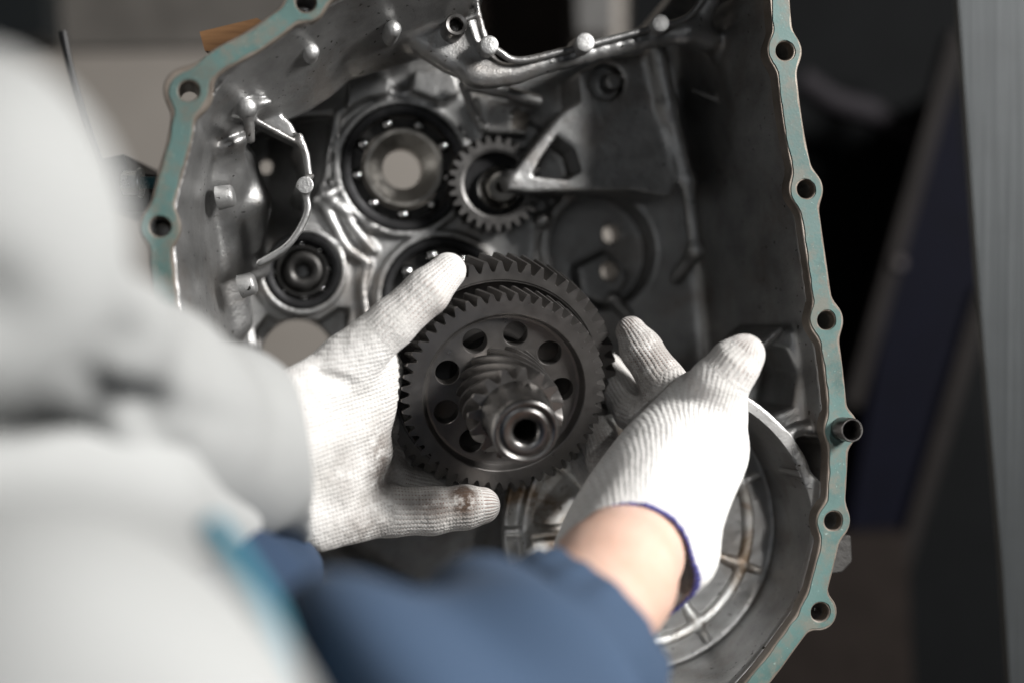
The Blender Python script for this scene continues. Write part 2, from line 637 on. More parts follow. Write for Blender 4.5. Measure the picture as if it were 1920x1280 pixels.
def skin_mat():
    t = NT("skin")
    c = t.ramp(t.noise(35, 5, 0.6), [(0.3, (0.58, 0.375, 0.29)), (0.7, (0.68, 0.47, 0.385))])
    t.set(Base_Color=c, Roughness=0.5, Normal=t.bump(t.noise(300, 5, 0.65), 0.45, 0.0009))
    t.b.inputs["Subsurface Weight"].default_value = 0.12
    t.b.inputs["Subsurface Radius"].default_value = (0.008, 0.003, 0.0015)
    return t.m


M_GLOVE, M_SKIN = glove_mat(), skin_mat()
M_WHITE = cloth("grey_white_cloth", (0.35, 0.357, 0.354))
M_BLUE = cloth("blue_work_cloth", (0.038, 0.068, 0.122))
M_TEAL = cloth("teal_trim_cloth", (0.05, 0.19, 0.26))
M_HEM = cloth("blue_overlock_thread", (0.08, 0.08, 0.26))

# ------------------------------------------------------------------ floor and background


def floor_mat():
    t = NT("beige_workshop_floor")
    c = t.ramp(t.noise(3.0, 6, 0.6), [(0.3, (0.22, 0.20, 0.178)), (0.7, (0.28, 0.257, 0.232))])
    c = t.mix(t.ramp(t.noise(11, 5), [(0.5, 0.0), (0.75, 0.3)]), c, (0.2, 0.18, 0.16))
    t.set(Base_Color=c, Roughness=0.6, Normal=t.bump(t.noise(60, 4), 0.1, 0.002))
    return t.m


FZ = -760.0
floor = MB().add([(-4000, -4000, FZ), (4000, -4000, FZ), (4000, 4000, FZ), (-4000, 4000, FZ)], [(0, 1, 2, 3)]).build("floor", floor_mat())
tag(floor, kind="structure")


def slab(name, pts, z0, z1, material, parent=None):
    """prism with a polygon outline (world mm)"""
    n = len(pts)
    V = [(x, y, z0) for x, y in pts] + [(x, y, z1) for x, y in pts]
    F = [tuple(range(n, 2 * n)), tuple(range(n))[::-1]] + [(i, (i + 1) % n, n + (i + 1) % n, n + i) for i in range(n)]
    return MB().add(V, F).build(name, material, parent, smooth=False)


def quad_at(pts, z): return [tuple(Wd(px, py, z)[:2]) for px, py in pts]


mat_shade = plain("black_shade_mat", (0.005, 0.0055, 0.006), 0.8, scale=12)  # near-black sheet that stands in for the shade on the floor here
o = slab("shade_mat", quad_at([(1180, -700), (2900, -700), (2900, 2000), (1080, 2000), (1240, 700), (1180, 200)], FZ), FZ, FZ + 6, mat_shade)
tag(o, "black mat added for shade on the floor right of the gearbox", "mat")
t = thing("tool_cabinet", "dark navy cabinet with slim grey frame standing behind the flange at right", "cabinet")  # near-black panel and frame colours stand in for the shade over them
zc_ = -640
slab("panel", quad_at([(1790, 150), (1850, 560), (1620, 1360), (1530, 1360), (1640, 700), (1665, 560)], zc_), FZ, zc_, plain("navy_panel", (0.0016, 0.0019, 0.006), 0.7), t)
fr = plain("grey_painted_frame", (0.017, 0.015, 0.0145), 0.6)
for a, b in (((1800, 60), (1600, 760)), ((1850, 540), (1610, 1340))):
    p, q = Wd(*a, zc_ + 8), Wd(*b, zc_ + 8)
    d = (q - p) / np.linalg.norm(q - p); nn = np.array((-d[1], d[0], 0)) * 7
    slab("frame_bar", [tuple((p + nn)[:2]), tuple((p - nn)[:2]), tuple((q - nn)[:2]), tuple((q + nn)[:2])], zc_ - 20, zc_ + 8, fr, t)
MB().lathe([(0, 0), (4.5, 0), (5.5, -1.5), (5.5, -8)], 20, c=Wd(1688, 493, zc_ + 14)[:2]).build("screw_head", plain("dull_screw", (0.05, 0.042, 0.042), 0.4), t).location.z = (zc_ + 14) * 0.001

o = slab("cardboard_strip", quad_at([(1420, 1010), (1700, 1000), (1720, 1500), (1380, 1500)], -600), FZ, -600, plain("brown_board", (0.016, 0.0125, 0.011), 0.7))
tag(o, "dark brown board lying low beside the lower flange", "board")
# dim curved hose behind the flange
p = [Wd(x, y, -690) for x, y in ((1500, 150), (1560, 190), (1640, 215), (1720, 260), (1790, 330))]
o = MB().tube(smooth_line(p, 8), 13, 12).build("rubber_hose", plain("grey_hose", (0.022, 0.02, 0.023), 0.6))
tag(o, "dim grey hose curving behind the upper right flange", "hose")
# steel beam at the right border
zb = -120
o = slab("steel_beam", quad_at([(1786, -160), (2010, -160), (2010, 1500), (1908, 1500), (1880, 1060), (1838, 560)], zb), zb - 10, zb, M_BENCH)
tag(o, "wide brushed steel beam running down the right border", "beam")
o = slab("bench_post", quad_at([(1070, -200), (1150, -200), (1150, 62), (1085, 62)], -640), FZ, -640, plain("grey_post", (0.10, 0.098, 0.095), 0.5))
tag(o, "grey upright post seen through the top opening of the case", "post")
o = slab("brown_board", quad_at([(880, -500), (1065, -500), (1065, 200), (880, 200)], FZ), FZ, FZ + 12, plain("brown_crate", (0.055, 0.044, 0.038), 0.7))
tag(o, "dark brown board on the floor below the top opening of the case", "board")
o = slab("grey_sheet", quad_at([(40, -300), (640, -300), (640, 88), (40, 96)], FZ), FZ, FZ + 8, plain("grey_sheet_paint", (0.105, 0.098, 0.090), 0.6))
tag(o, "dull grey sheet lying on the beige floor at top left", "sheet")
o = slab("black_case", quad_at([(-80, -140), (75, -140), (88, 70), (-80, 80)], -700), FZ, -700, plain("black_plastic", (0.006, 0.008, 0.009), 0.5))
tag(o, "black box in the top left corner behind the sleeve", "box")

# ------------------------------------------------------------------ transmission case
CASE = thing("transmission_case", "open cast aluminium gearbox case with a teal gasket on its flange", "gearbox case", CASE_M)

# (flange centre line in the picture, foot of the inner wall in the picture)
KEYS = [((1463,-60),(1270,60)), ((1462,0),(1272,100)), ((1471,96),(1278,180)), ((1482,200),(1284,250)), ((1495,280),(1290,310)),
        ((1511,355),(1298,385)), ((1528,470),(1305,470)), ((1541,560),(1316,540)), ((1549,601),(1320,580)), ((1563,700),(1328,680)),
        ((1572,805),(1332,780)), ((1569,900),(1328,860)), ((1562,976),(1318,920)), ((1545,1060),(1305,980)), ((1520,1140),(1290,1030)),
        ((1480,1200),(1260,1070)), ((1410,1290),(1210,1110)), ((1300,1390),(1150,1140)), ((1100,1450),(1020,1150)),
        ((900,1430),(900,1150)), ((700,1330),(760,1090)), ((560,1180),(640,1000)), ((470,1030),(560,900)), ((390,860),(500,780)),
        ((340,700),(474,690)), ((310,560),(462,600)), ((300,425),(446,490)), ((312,350),(432,410)), ((335,270),(425,335)),
        ((355,172),(440,255)), ((400,120),(480,215)), ((470,80),(540,185)), ((530,38),(600,160)), ((572,5),(640,145)),
        ((640,-30),(690,135)), ((760,-80),(780,115)), ((950,-130),(930,105)), ((1200,-140),(1130,85)), ((1400,-110),(1230,65))]
W_FLOOR = -140.0
line_top = smooth_line([Cl(a[0], a[1], 0) for a, _ in KEYS], 4, True)
line_bot = smooth_line([Cl(b[0], b[1], W_FLOOR) for _, b in KEYS], 4, True)


def offset_loop(P, d):
    t = np.roll(P, -1, 0) - np.roll(P, 1, 0)
    t /= np.linalg.norm(t, axis=1, keepdims=True)
    nrm = np.stack([t[:, 1], -t[:, 0]], 1)             # loop runs clockwise in the picture; test the sign below
    return P + nrm * d


def area2(P): return 0.5 * np.sum(P[:, 0] * np.roll(P[:, 1], -1) - np.roll(P[:, 0], -1) * P[:, 1])


SGN = 1.0 if area2(line_top) > 0 else -1.0             # +d grows outward
in_top, out_top = offset_loop(line_top, -5.2 * SGN), offset_loop(line_top, 4.8 * SGN)
in_bot, out_bot = line_bot, offset_loop(line_bot, 7.0 * SGN)

H = 1.25
F = Field((-206, -214, -186), (196, 216, 0), H)
X2, Y2 = np.meshgrid(F.ax[0], F.ax[1], indexing='ij')
W_LOW = -184.0
Do = np.empty_like(F.D); Di = np.empty_like(F.D)
for k in range(0, len(F.ax[2]), 3):
    w = float(F.ax[2][min(k + 1, len(F.ax[2]) - 1)])
    t = float(np.clip(-w / -W_FLOOR, 0, 1.0))
    a = poly_sd(X2, Y2, out_top + (out_bot - out_top) * t)
    b = poly_sd(X2, Y2, in_top + (in_bot - in_top) * t)
    Do[:, :, k:k+3] = a[:, :, None]; Di[:, :, k:k+3] = b[:, :, None]
# neighbouring layers share a section three voxels tall; blur along w to get the draft back
for A in (Do, Di):
    for _ in range(2):
        A[:, :, 1:-1] = (A[:, :, :-2] + A[:, :, 1:-1] + A[:, :, 2:]) / 3
Wg = F.ax[2][None, None, :]
outer = np.maximum(np.maximum(Do, Wg + 7.0), W_LOW - Wg)
inner = smax(Di, W_FLOOR - Wg, 9.0)
F.D = np.maximum(outer, -inner)
del Do, Di, outer, inner


def cl(pts, w): return np.array([Cl(x, y, w) for x, y in pts])


# --- bulging upper wall with its lower edge, left wall ribs
topl = cl([(372,215),(405,165),(450,120),(520,62),(600,22),(650,-5),(800,-60),(880,-75)], -8)
lowl = cl([(900,60),(800,98),(720,122),(655,142),(615,176),(572,203),(500,232),(412,275)], -76)
sheetP = np.concatenate([topl, lowl])


def sheet(X, Y, Z):
    x2, y2 = X[:, :, 0], Y[:, :, 0] + 0 * X[:, :, 0]
    d1 = line_sd(x2 + 0 * y2, y2, topl); d2 = line_sd(x2 + 0 * y2, y2, lowl)
    f = d1 / (d1 + d2 + 1e-3)
    hgt = (-8 - 66 * f ** 0.85)[:, :, None]
    return smax(smax(poly_sd(x2, y2, sheetP)[:, :, None] - 1.5, (Z - hgt) * 0.6, 7.0), -88 - Z, 3.0)


F.op(tuple(np.r_[sheetP.min(0) - 5, -90]), tuple(np.r_[sheetP.max(0) + 5, 0]), sheet, k=4)
F.chain([C3(425,262,-66), C3(430,330,-84), C3(452,600,-110)], [6, 6, 6], k=18)
F.chain([C3(450,300,-95), C3(470,380,-98), C3(480,500,-110)], [9, 10, 8], k=7)
# fin running out to a point
F.chain([C3(472,222,-58), C3(520,248,-66), C3(568,274,-68)], [1.8,1.6,1.2], k=1.5)
F.prism(cl([(478,228),(566,272),(548,232),(520,205)], -70), -96, -70, k=2, rnd=1)
# star ribs round the ball boss
for a in ((452,155), (502,192), (433,208), (470,262)):
    F.cone(C3(463,200,-44), C3(a[0], a[1], -50), 3.4, 2.4, k=3)
F.cone(C3(463,200,-46), C3(463,204,-84), 5.0, 6.0, k=4)
# --- floor plate, raised bearing seats
Bc = {1: C3(757, 315, -134), 2: C3(567, 508, -134), 3: C3(830, 560, -134)}
F.prism(cl([(468,640),(462,560),(500,470),(575,378),(622,335),(640,215),(700,172),(800,160),(900,190),(1010,240),(1030,420),(1000,640),(800,760),(560,760)], -138), -150, -137, k=2, rnd=1)
F.cyl(Bc[1][:2], 42.0, -150, -132, k=1.5, rnd=1)
F.cyl(Bc[2][:2], 26.5, -150, -132, k=1.5, rnd=1)
F.cyl(Bc[3][:2], 41.0, -150, -132, k=1.5, rnd=1)
# curved ribs of the floor between the bearings
for pts, r in ((((560,375),(600,378),(625,420),(650,465),(688,492)), 3.2), (((612,372),(640,395),(672,440),(700,470)), 3.0),
               (((612,372),(600,330),(625,260),(632,215)), 2.8), (((632,215),(690,180),(760,176),(830,190)), 3.0),
               (((688,492),(680,540),(690,600),(720,640)), 2.6), (((612,372),(650,400)), 4.0)):
    F.chain([C3(x, y, -135.2) for x, y in smooth_line(pts, 4)], r, k=1.6)
F.cone(C3(612,366,-132), C3(640,352,-134), 3.4, 2.4, k=3)
F.cone(C3(695,425,-133), C3(712,412,-133), 4.4, 4.0, k=3)
# plates and webs above bearing 1
F.prism(cl([(655,150),(705,128),(735,150),(728,178),(690,185),(650,205)], -128), -150, -124, k=3, rnd=1.5)
F.prism(cl([(775,135),(850,140),(862,175),(830,195),(770,172)], -128), -150, -122, k=3, rnd=1.5)
F.chain([C3(868,160,-112), C3(885,205,-120), C3(902,240,-124)], [3.2, 2.8, 2.4], k=2)
F.chain([C3(878,158,-100), C3(930,168,-102), C3(1008,190,-106)], [4.6, 4.2, 3.6], k=2)
F.prism(cl([(890,180),(1000,205),(985,255),(910,250)], -128), -150, -126, k=3, rnd=1.5)
# --- deep dark pocket at left
F.prism(cl([(438,330),(470,250),(560,218),(620,215),(608,330),(590,370),(572,400),(545,455),(488,490),(455,480)], -140), -176, -100, k=2, mode='sub')
F.prism(cl([(575,240),(606,228),(602,330),(578,352)], -120), -176, -100, k=2, mode='sub')
pk = cl([(438,330),(470,250),(560,218),(620,215),(608,330),(590,370),(572,400),(545,455),(488,490),(455,480)], -140)
pc = pk.mean(0)
F.op(tuple(np.r_[pk.min(0), -182]), tuple(np.r_[pk.max(0), -130]), lambda X, Y, Z: np.maximum(poly_sd(X[:, :, 0] + 0 * Y[:, :, 0], Y[:, :, 0] + 0 * X[:, :, 0], pk)[:, :, None] - 2, ((Z + 168) - 0.85 * (X - pc[0])) / 1.31), k=1)  # slanted floor added so the pocket reflects the dark side and stays dark
F.cyl(Cl(500, 310, -160), 3.8, -200, -100, mode='sub')
# thin curved web rising out of the pocket rim
web = cl([(572,360),(576,395),(562,430),(538,462),(505,484),(486,494)], -60)
F.wall(smooth_line(web, 5), 1.9, -176, -54, k=1.5, rnd=0.8, draft=-0.02)
F.wall(cl([(578,340),(572,295),(560,262)], -80), 2.0, -150, -66, k=2, rnd=1)
F.cyl(Cl(572, 347, -50), 4.6, -150, -53, k=1.2, rnd=0.5, draft=0.0)
F.cone(C3(576,335,-53), C3(586,330,-56), 2.2, 1.4, k=1.5)
# --- right hand bracket with its window
br = cl([(1094,128),(1160,98),(1226,92),(1248,190),(1282,330),(1268,365),(1190,352),(1000,357),(958,352),(962,330),(1000,280),(1062,205),(1098,182)], -82)
F.prism(br, -150, -94, k=2, rnd=1.2)
F.prism(cl([(1052,250),(1022,292),(1004,326),(1072,333),(1098,316),(1086,276)], -84), -128, -78, k=1.5, mode='sub', rnd=1)
F.cyl(Cl(1148, 146, -82), 10.6, -108, -78, k=1, mode='sub')
F.cyl(Cl(1150, 152, -96), 5.2, -110, -95, k=1, rnd=1)
F.chain([C3(1232,92,-90), C3(1254,200,-94), C3(1288,340,-98), C3(1305,470,-100), C3(1270,520,-118)], [5.5,5,4.5,4.5,5], k=6)
F.cone(C3(962,338,-100), C3(956,340,-108), 6.0, 7.0, k=2)
# ribs on the dark right wall
F.chain([C3(1375,120,-66), C3(1402,250,-68), C3(1428,340,-70)], [3,3.2,2.6], k=4)
F.chain([C3(1420,420,-66), C3(1440,520,-66)], [3,3.6], k=4)
F.chain([C3(1300,170,-96), C3(1392,203,-70)], [1.6,1.8], k=2)
# --- round seat of the differential, right of centre
dc = C3(1128, 470, -136)
F.cyl(dc[:2], 36, -186, -124, k=2, mode='sub', rnd=1)
F.wall([dc[:2] + 38.5 * np.array((math.cos(a), math.sin(a))) for a in np.linspace(1.25, 3.5, 24)], 3.0, -150, -122, k=2, rnd=1)
F.cyl(dc[:2], 37, -186, -166, k=1)
F.cone(C3(1016,414,-122), C3(1016,414,-140), 5.0, 5.4, k=2)
F.cone(C3(1012,424,-130), C3(1004,520,-134), 3.0, 3.0, k=3)
F.prism(cl([(1080,500),(1140,470),(1180,520),(1150,580),(1090,560)], -150), -180, -148, k=3, rnd=3)
F.chain([C3(1150,560,-130), C3(1175,590,-130)], [5, 4], k=3)
# --- upper lip with its ridge and the flap under the tube boss
lip = smooth_line([C3(x, y, w) for x, y, w in ((880,140,-62),(905,146,-62),(960,140,-62),(1010,122,-62),(1100,100,-62),(1200,76,-62),(1290,55,-62),(1330,5,-58))], 4)
F.chain(lip, 5.6, k=2)
F.prism(cl([(740,62),(800,10),(860,-30),(885,-10),(908,70),(935,110),(960,135),(930,154),(888,152),(835,130),(785,98)], -60), -76, -57, k=5, rnd=7)
F.chain(smooth_line([C3(x, y, w) for x, y, w in ((890,-60,-50),(893,0,-50),(900,40,-51),(912,75,-52))], 3), 1.5, k=1.5)
F.chain([C3(870,38,-50), C3(895,28,-50)], 1.5, k=1.5)
F.chain([C3(1290,60,-60), C3(1320,70,-66), C3(1340,90,-80)], [7,6,5], k=8)
# opening of the case above the lip
F.prism(cl([(908,-220),(908,20),(930,75),(965,96),(1050,82),(1150,55),(1270,20),(1310,-220)], -60), -200, -8, k=1.5, mode='sub')
# --- bell: round bore at lower right with ribs on its dish
BW0, BW1 = -13.0, -72.0
bcen = Cl(1254, 1016, BW0)
bscale = np.linalg.norm(Cl(1526, 1016, BW0) - bcen)
bell_out = [bcen + (bscale + 9) * np.array((math.cos(a), math.sin(a))) for a in np.linspace(0, 2 * math.pi, 72, endpoint=False)]
tmp = Field(F.lo, (196, 216, 0), H)
inside_case = poly_sd(X2, Y2, out_top)[:, :, None]
ring = np.sqrt((F.ax[0][:, None, None] - bcen[0]) ** 2 + (F.ax[1][None, :, None] - bcen[1]) ** 2)
bell_wall = np.maximum(np.maximum(ring - (bscale + 7), Wg - BW0), BW1 - 8 - Wg)
pie = np.maximum(-(F.ax[0][:, None, None] - Cl(1180, 900, BW0)[0]) + 0 * Wg, (F.ax[1][None, :, None] - Cl(1380, 740, BW0)[1]))
F.D = smin(F.D, np.maximum(np.maximum(bell_wall, pie), inside_case), 3)
F.cyl(bcen, bscale - 0.02 * (BW0 - BW1), BW1, BW0 + 1, k=1.0, mode='sub', draft=-0.02)
del tmp, ring, bell_wall, pie
dish_c = bcen
# --- pockets between bell and flange
F.prism(cl([(1345,745),(1400,668),(1455,612),(1505,618),(1540,700),(1566,800),(1550,940),(1530,965),(1500,880),(1470,815),(1420,768)], -26), -95, -25, k=5, rnd=4)
F.cyl(bcen, bscale, BW1, BW0 + 1, mode='sub')
F.prism(cl([(1395,655),(1430,645),(1470,655),(1490,700),(1480,760),(1440,775),(1390,730)], -30), -80, 0, k=4, mode='sub', rnd=5)
F.chain(smooth_line([C3(x, y, w) for x, y, w in ((1385,690,-27),(1425,652,-25),(1462,618,-24))], 3), 2.2, k=2)
F.prism(cl([(1486,815),(1515,812),(1535,830),(1540,900),(1520,905),(1498,870)], -30), -80, 0, k=3, mode='sub', rnd=5)
F.chain(smooth_line([C3(x, y, w) for x, y, w in ((1480,812,-18),(1500,802,-20),(1530,806,-20))], 3), 3.2, k=3)
# --- bores
F.cyl(Bc[1][:2], 38.3, -149, -120, mode='sub'); F.cyl(Bc[1][:2], 30.0, -200, -140, mode='sub')
F.cyl(Bc[2][:2], 22.9, -149, -120, mode='sub')
F.cyl(Bc[3][:2], 37.3, -149, -120, mode='sub')
hc = Cl(560, 668, -160)
F.cyl(hc, 22.5, -200, -100, mode='sub')
F.prism(cl([(478,618),(500,590),(520,600),(560,606),(600,600),(632,578),(655,580),(650,612),(668,650),(640,760),(500,760)], -140), -160, -100, k=2, mode='sub', rnd=2)
F.cyl(Cl(500, 310, -176), 3.8, -200, -160, mode='sub')
F.cyl(Cl(1143, 440, -170), 5.6, -200, -150, mode='sub')
F.cyl(Cl(1128, 512, -170), 6.0, -200, -140, mode='sub')
F.prism(cl([(965,205),(1000,215),(990,248),(958,240)], -128), -200, -100, mode='sub', rnd=1)
# --- bolt holes of the flange
HOLES = [(1471,96,0), (1511,355,0), (1549,601,0), (1578,803,0), (1562,976,0), (1537,1147,0), (353,171,0), (300,425,0), (573,4,0), (470,1030,0), (760,-80,0), (1200,-140,0)]
for x, y, w in HOLES:
    F.cyl(Cl(x, y, -8), 7.6, -32, -6, k=4, rnd=2)
for x, y, w in HOLES:
    F.cyl(Cl(x, y, 0), 4.9, -28 if (x, y) != (353, 171) else -200, 5, mode='sub')
V, Q = F.mesh()
V[:, 2] += 0.0
mesh_np("casing_wall", V, Q, M_CAST, CASE)
NCASE = len(Q)
del F

# flange face and gasket
hb = [Cl(x, y, 0) for x, y, _ in HOLES]


def sd_flange(X, Y):
    d = line_sd(X, Y, line_top, True) - 5.7
    for i, c in enumerate(hb):
        R = 12.0 if i == 6 else 9.9
        d = smin(d, np.sqrt((X - c[0]) ** 2 + (Y - c[1]) ** 2) - R, 5.0)
    for c in hb:
        d = np.maximum(d, 5.0 - np.sqrt((X - c[0]) ** 2 + (Y - c[1]) ** 2))
    return d


def sd_gasket(X, Y):
    n = np.sin(X * 0.31 + 1.3 * np.sin(Y * 0.17)) * np.sin(Y * 0.27 + 1.1 * np.sin(X * 0.13)) * 0.45 + np.sin(X * 1.3 + Y * 0.9) * np.sin(Y * 1.7 - X * 0.4) * 0.16
    d = line_sd(X, Y, line_top, True) - 4.6
    for i, c in enumerate(hb):
        R = 9.0 if i == 6 else 8.9
        d = smin(d, np.sqrt((X - c[0]) ** 2 + (Y - c[1]) ** 2) - R, 5.0)
    for c in hb:
        d = np.maximum(d, 5.7 - np.sqrt((X - c[0]) ** 2 + (Y - c[1]) ** 2))
    return d + n


LO, HI = (-205, -234), (200, 226)
plate("flange", sd_flange, LO, HI, 0.9, -9.5, 0.0, M_RIM, CASE, 0.5)
plate("gasket", sd_gasket, LO, HI, 0.8, -0.3, 0.45, M_GASKET, CASE, 0.25)

# machined crescent of the bell
arc = [bcen + bscale * np.array((math.cos(a), math.sin(a))) for a in np.linspace(math.radians(62), math.radians(4), 24)]
cres = [tuple(p) for p in arc] + [tuple(Cl(x, y, BW0)) for x, y in ((1530,975),(1543,935),(1541,914),(1512,914),(1499,893),(1486,856),(1487,828),(1480,812),(1462,800),(1420,763),(1392,748),(1360,735))]
cres = np.array(cres)
plate("bell_rim", lambda X, Y: poly_sd(X, Y, cres), cres.min(0) - 2, cres.max(0) + 2, 0.7, BW0 - 30, BW0 + 0.6, M_MACH, CASE, 0.4)

# dish of the bell with its rings and ribs
D2 = Field((dish_c[0] - 82, dish_c[1] - 82, BW1 - 14), (dish_c[0] + 82, dish_c[1] + 82, BW1 + 14), 1.1)
rd = np.linalg.norm(Cl(1440, 1006, BW1) - dish_c)
D2.cyl(dish_c, 78.5, BW1 - 12, BW1 - 2)
rr = np.linalg.norm((dish_c + np.array((66.0, 0))) - dish_c)
D2.wall([dish_c + rr * np.array((math.cos(a), math.sin(a))) for a in np.linspace(0, 6.283, 90)], 3.2, BW1 - 10, BW1 + 6.5, k=3, rnd=2.0)
for a in (-20, -58, 22, 60, 100, 140, 180, 220, 262):
    e = np.array((math.cos(math.radians(a)), math.sin(math.radians(a))))
    D2.chain([np.r_[dish_c + e * 30, BW1 + 3], np.r_[dish_c + e * (rr - 6), BW1 + 3.2], np.r_[dish_c + e * 77, BW1 + 0.8]], [4.2, 3.6, 2.6], k=2.5)
D2.cyl(dish_c, 30, BW1 - 10, BW1 + 8, k=4, rnd=3)
D2.cyl(dish_c, 21, BW1 - 20, BW1 + 20, mode='sub')
V, Q = D2.mesh()
V[:, 2] += 0.22 * (np.linalg.norm(V[:, :2] - dish_c, axis=1) - 76)
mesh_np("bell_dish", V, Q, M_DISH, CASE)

# bosses, pin heads, tubes


def stud(name, px, py, w, r, length, material, dome=1.0):
    c = Cl(px, py, w)
    prof = [(0.01, w)] + [(r * math.sin(a), w - dome * (1 - math.cos(a))) for a in np.linspace(0.25, math.pi / 2, 6)] + [(r * 1.04, w - length)]
    return MB().lathe(prof, 28, c).build(name, material, CASE, 50)


for px, py, w, r, L in ((918, 84, -45, 5.2, 22), (1098, 79, -45, 5.4, 22), (1240, 43, -45, 5.1, 22)):
    stud("pin_head", px, py, w, r, L, M_BOSS, 0.9)
for px, py, w, r, L in ((583, 94, -31, 4.6, 30), (738, 52, -36, 4.6, 30), (463, 199, -38, 5.2, 22), (420, 160, -34, 3.0, 24)):
    stud("boss", px, py, w, r, L, M_BOSS, 3.5)
stud("web_boss", 572, 347, -49.5, 4.5, 6, M_BOSS, 0.3)
for (a, b, w, r) in (((408, 372), (440, 366), -66, 6.0), ((450, 538), (480, 530), -72, 6.0)):
    p, q = C3(*a, w - 2), C3(*b, w)
    MB().tube([p, p + (q - p) * 0.8, p + (q - p) * 0.95, q + 0.0], [r * 1.1, r, r * 0.82, r * 0.4], 20).build("boss", M_BOSS, CASE, 60)
for pts in (((900,40,-51),(906,66,-52),(918,84,-52.5),(940,100,-53),(960,112,-54),(990,112,-54),(1050,98,-54),(1130,78,-54),(1215,55,-54),(1290,32,-54),(1335,-30,-50)),):
    rl = smooth_line([C3(x, y, w) for x, y, w in pts], 8)
    MB().tube(rl, 2.0, 14).build("lip_ridge", M_CAST, CASE, 60)
c = Cl(856, 46, -38)
MB().lathe([(3.3, -60), (3.3, -39.5), (4.0, -38.3), (5.6, -38.0), (6.1, -38.8), (6.3, -62)], 36, c).build("tube_boss", M_SHAFT, CASE, 35)
c = Cl(1578, 803, 0)
MB().lathe([(4.9, -8), (4.9, 12.6), (5.4, 13.4), (6.0, 13.4), (6.4, 12.8), (6.4, -2)], 40, c).build("dowel_tube", M_SHAFT, CASE, 35)
# lug of the casting under the right flange
lug = cl([(1556,1012),(1590,1005),(1592,1050),(1575,1068),(1548,1072)], -22)
plate("lug", lambda X, Y: poly_sd(X, Y, lug) - 1, lug.min(0) - 3, lug.max(0) + 3, 0.8, -60, -20, plain("dark_casting", (0.05, 0.048, 0.046), 0.6, 0.4, bump=0.5), CASE, 0.8)  # lug metal darker than the rest of the casting

# ------------------------------------------------------------------ bearings and idler in the case


def case_frame(c): return frame(c2w(c), CU, CV, CW)


def ball_mesh(r):
    mb = MB(); mb.lathe([(max(0.001, r * math.sin(a)), r * math.cos(a)) for a in np.linspace(0, math.pi, 11)], 18)
    return mb


def bearing(c, ro, rbo, rbi, ri, bore, n, rb, label, ph=0.0, hub=False):
    t = thing("ball_bearing", label, "bearing", case_frame(c), group="ball bearings in the gearbox floor")
    MB().lathe([(ro, -14), (ro, 1.2), (ro - 1.0, 2.0), (rbo + 1.2, 2.0), (rbo, 1.2), (rbo, -14)], 96).build("outer_race", M_RACE, t)
    MB().lathe([(rbi, -14), (rbi, 0.6), (rbi - 0.8, 1.4), (ri + 3.0, 1.4), (ri + 1.5, 0.0), (ri, -1.5), (bore + 0.8, -5.0), (bore, -6.0), (bore, -16)], 96).build("inner_race", M_DARK if hub else M_INNER, t)
    MB().lathe([(rbo - 0.5, -8), (rbi + 0.5, -8)], 64).build("cage", M_DARK, t)
    rm = (rbo + rbi) / 2
    proto = None
    for i in range(n):
        a = ph + 2 * math.pi * i / n
        if proto is None:
            b = ball_mesh(rb).build("ball", M_BALL, t, 180); proto = b
        else:
            b = proto.copy(); COL.objects.link(b); b.parent = t
        b.location = (rm * math.cos(a) * 0.001, rm * math.sin(a) * 0.001, -0.0036)
    return t


bearing(Bc[1], 38, 32.0, 24.0, 18.0, 12.2, 9, 3.9, "large open ball bearing with a pale round hole through its middle", math.radians(270))
t2 = bearing(Bc[2], 22.6, 17.6, 14.3, 12.0, 5.0, 8, 2.6, "small ball bearing with a black hub at the left of the floor", math.radians(48), True)
MB().lathe([(3.6, -20), (3.6, -0.5), (4.6, 0.8), (6.4, 2.0), (9.5, 2.4), (11.5, 1.4), (13.0, -1.0)], 48).build("hub", M_DARK, t2)
t3 = bearing(Bc[3], 37, 31.6, 22.0, 17.0, 12.0, 9, 4.4, "dark ball bearing half hidden behind the gloved thumb", 0.4, True)
MB().lathe([(22, -10), (12, -10)], 48).build("shield", M_RACE, t3)


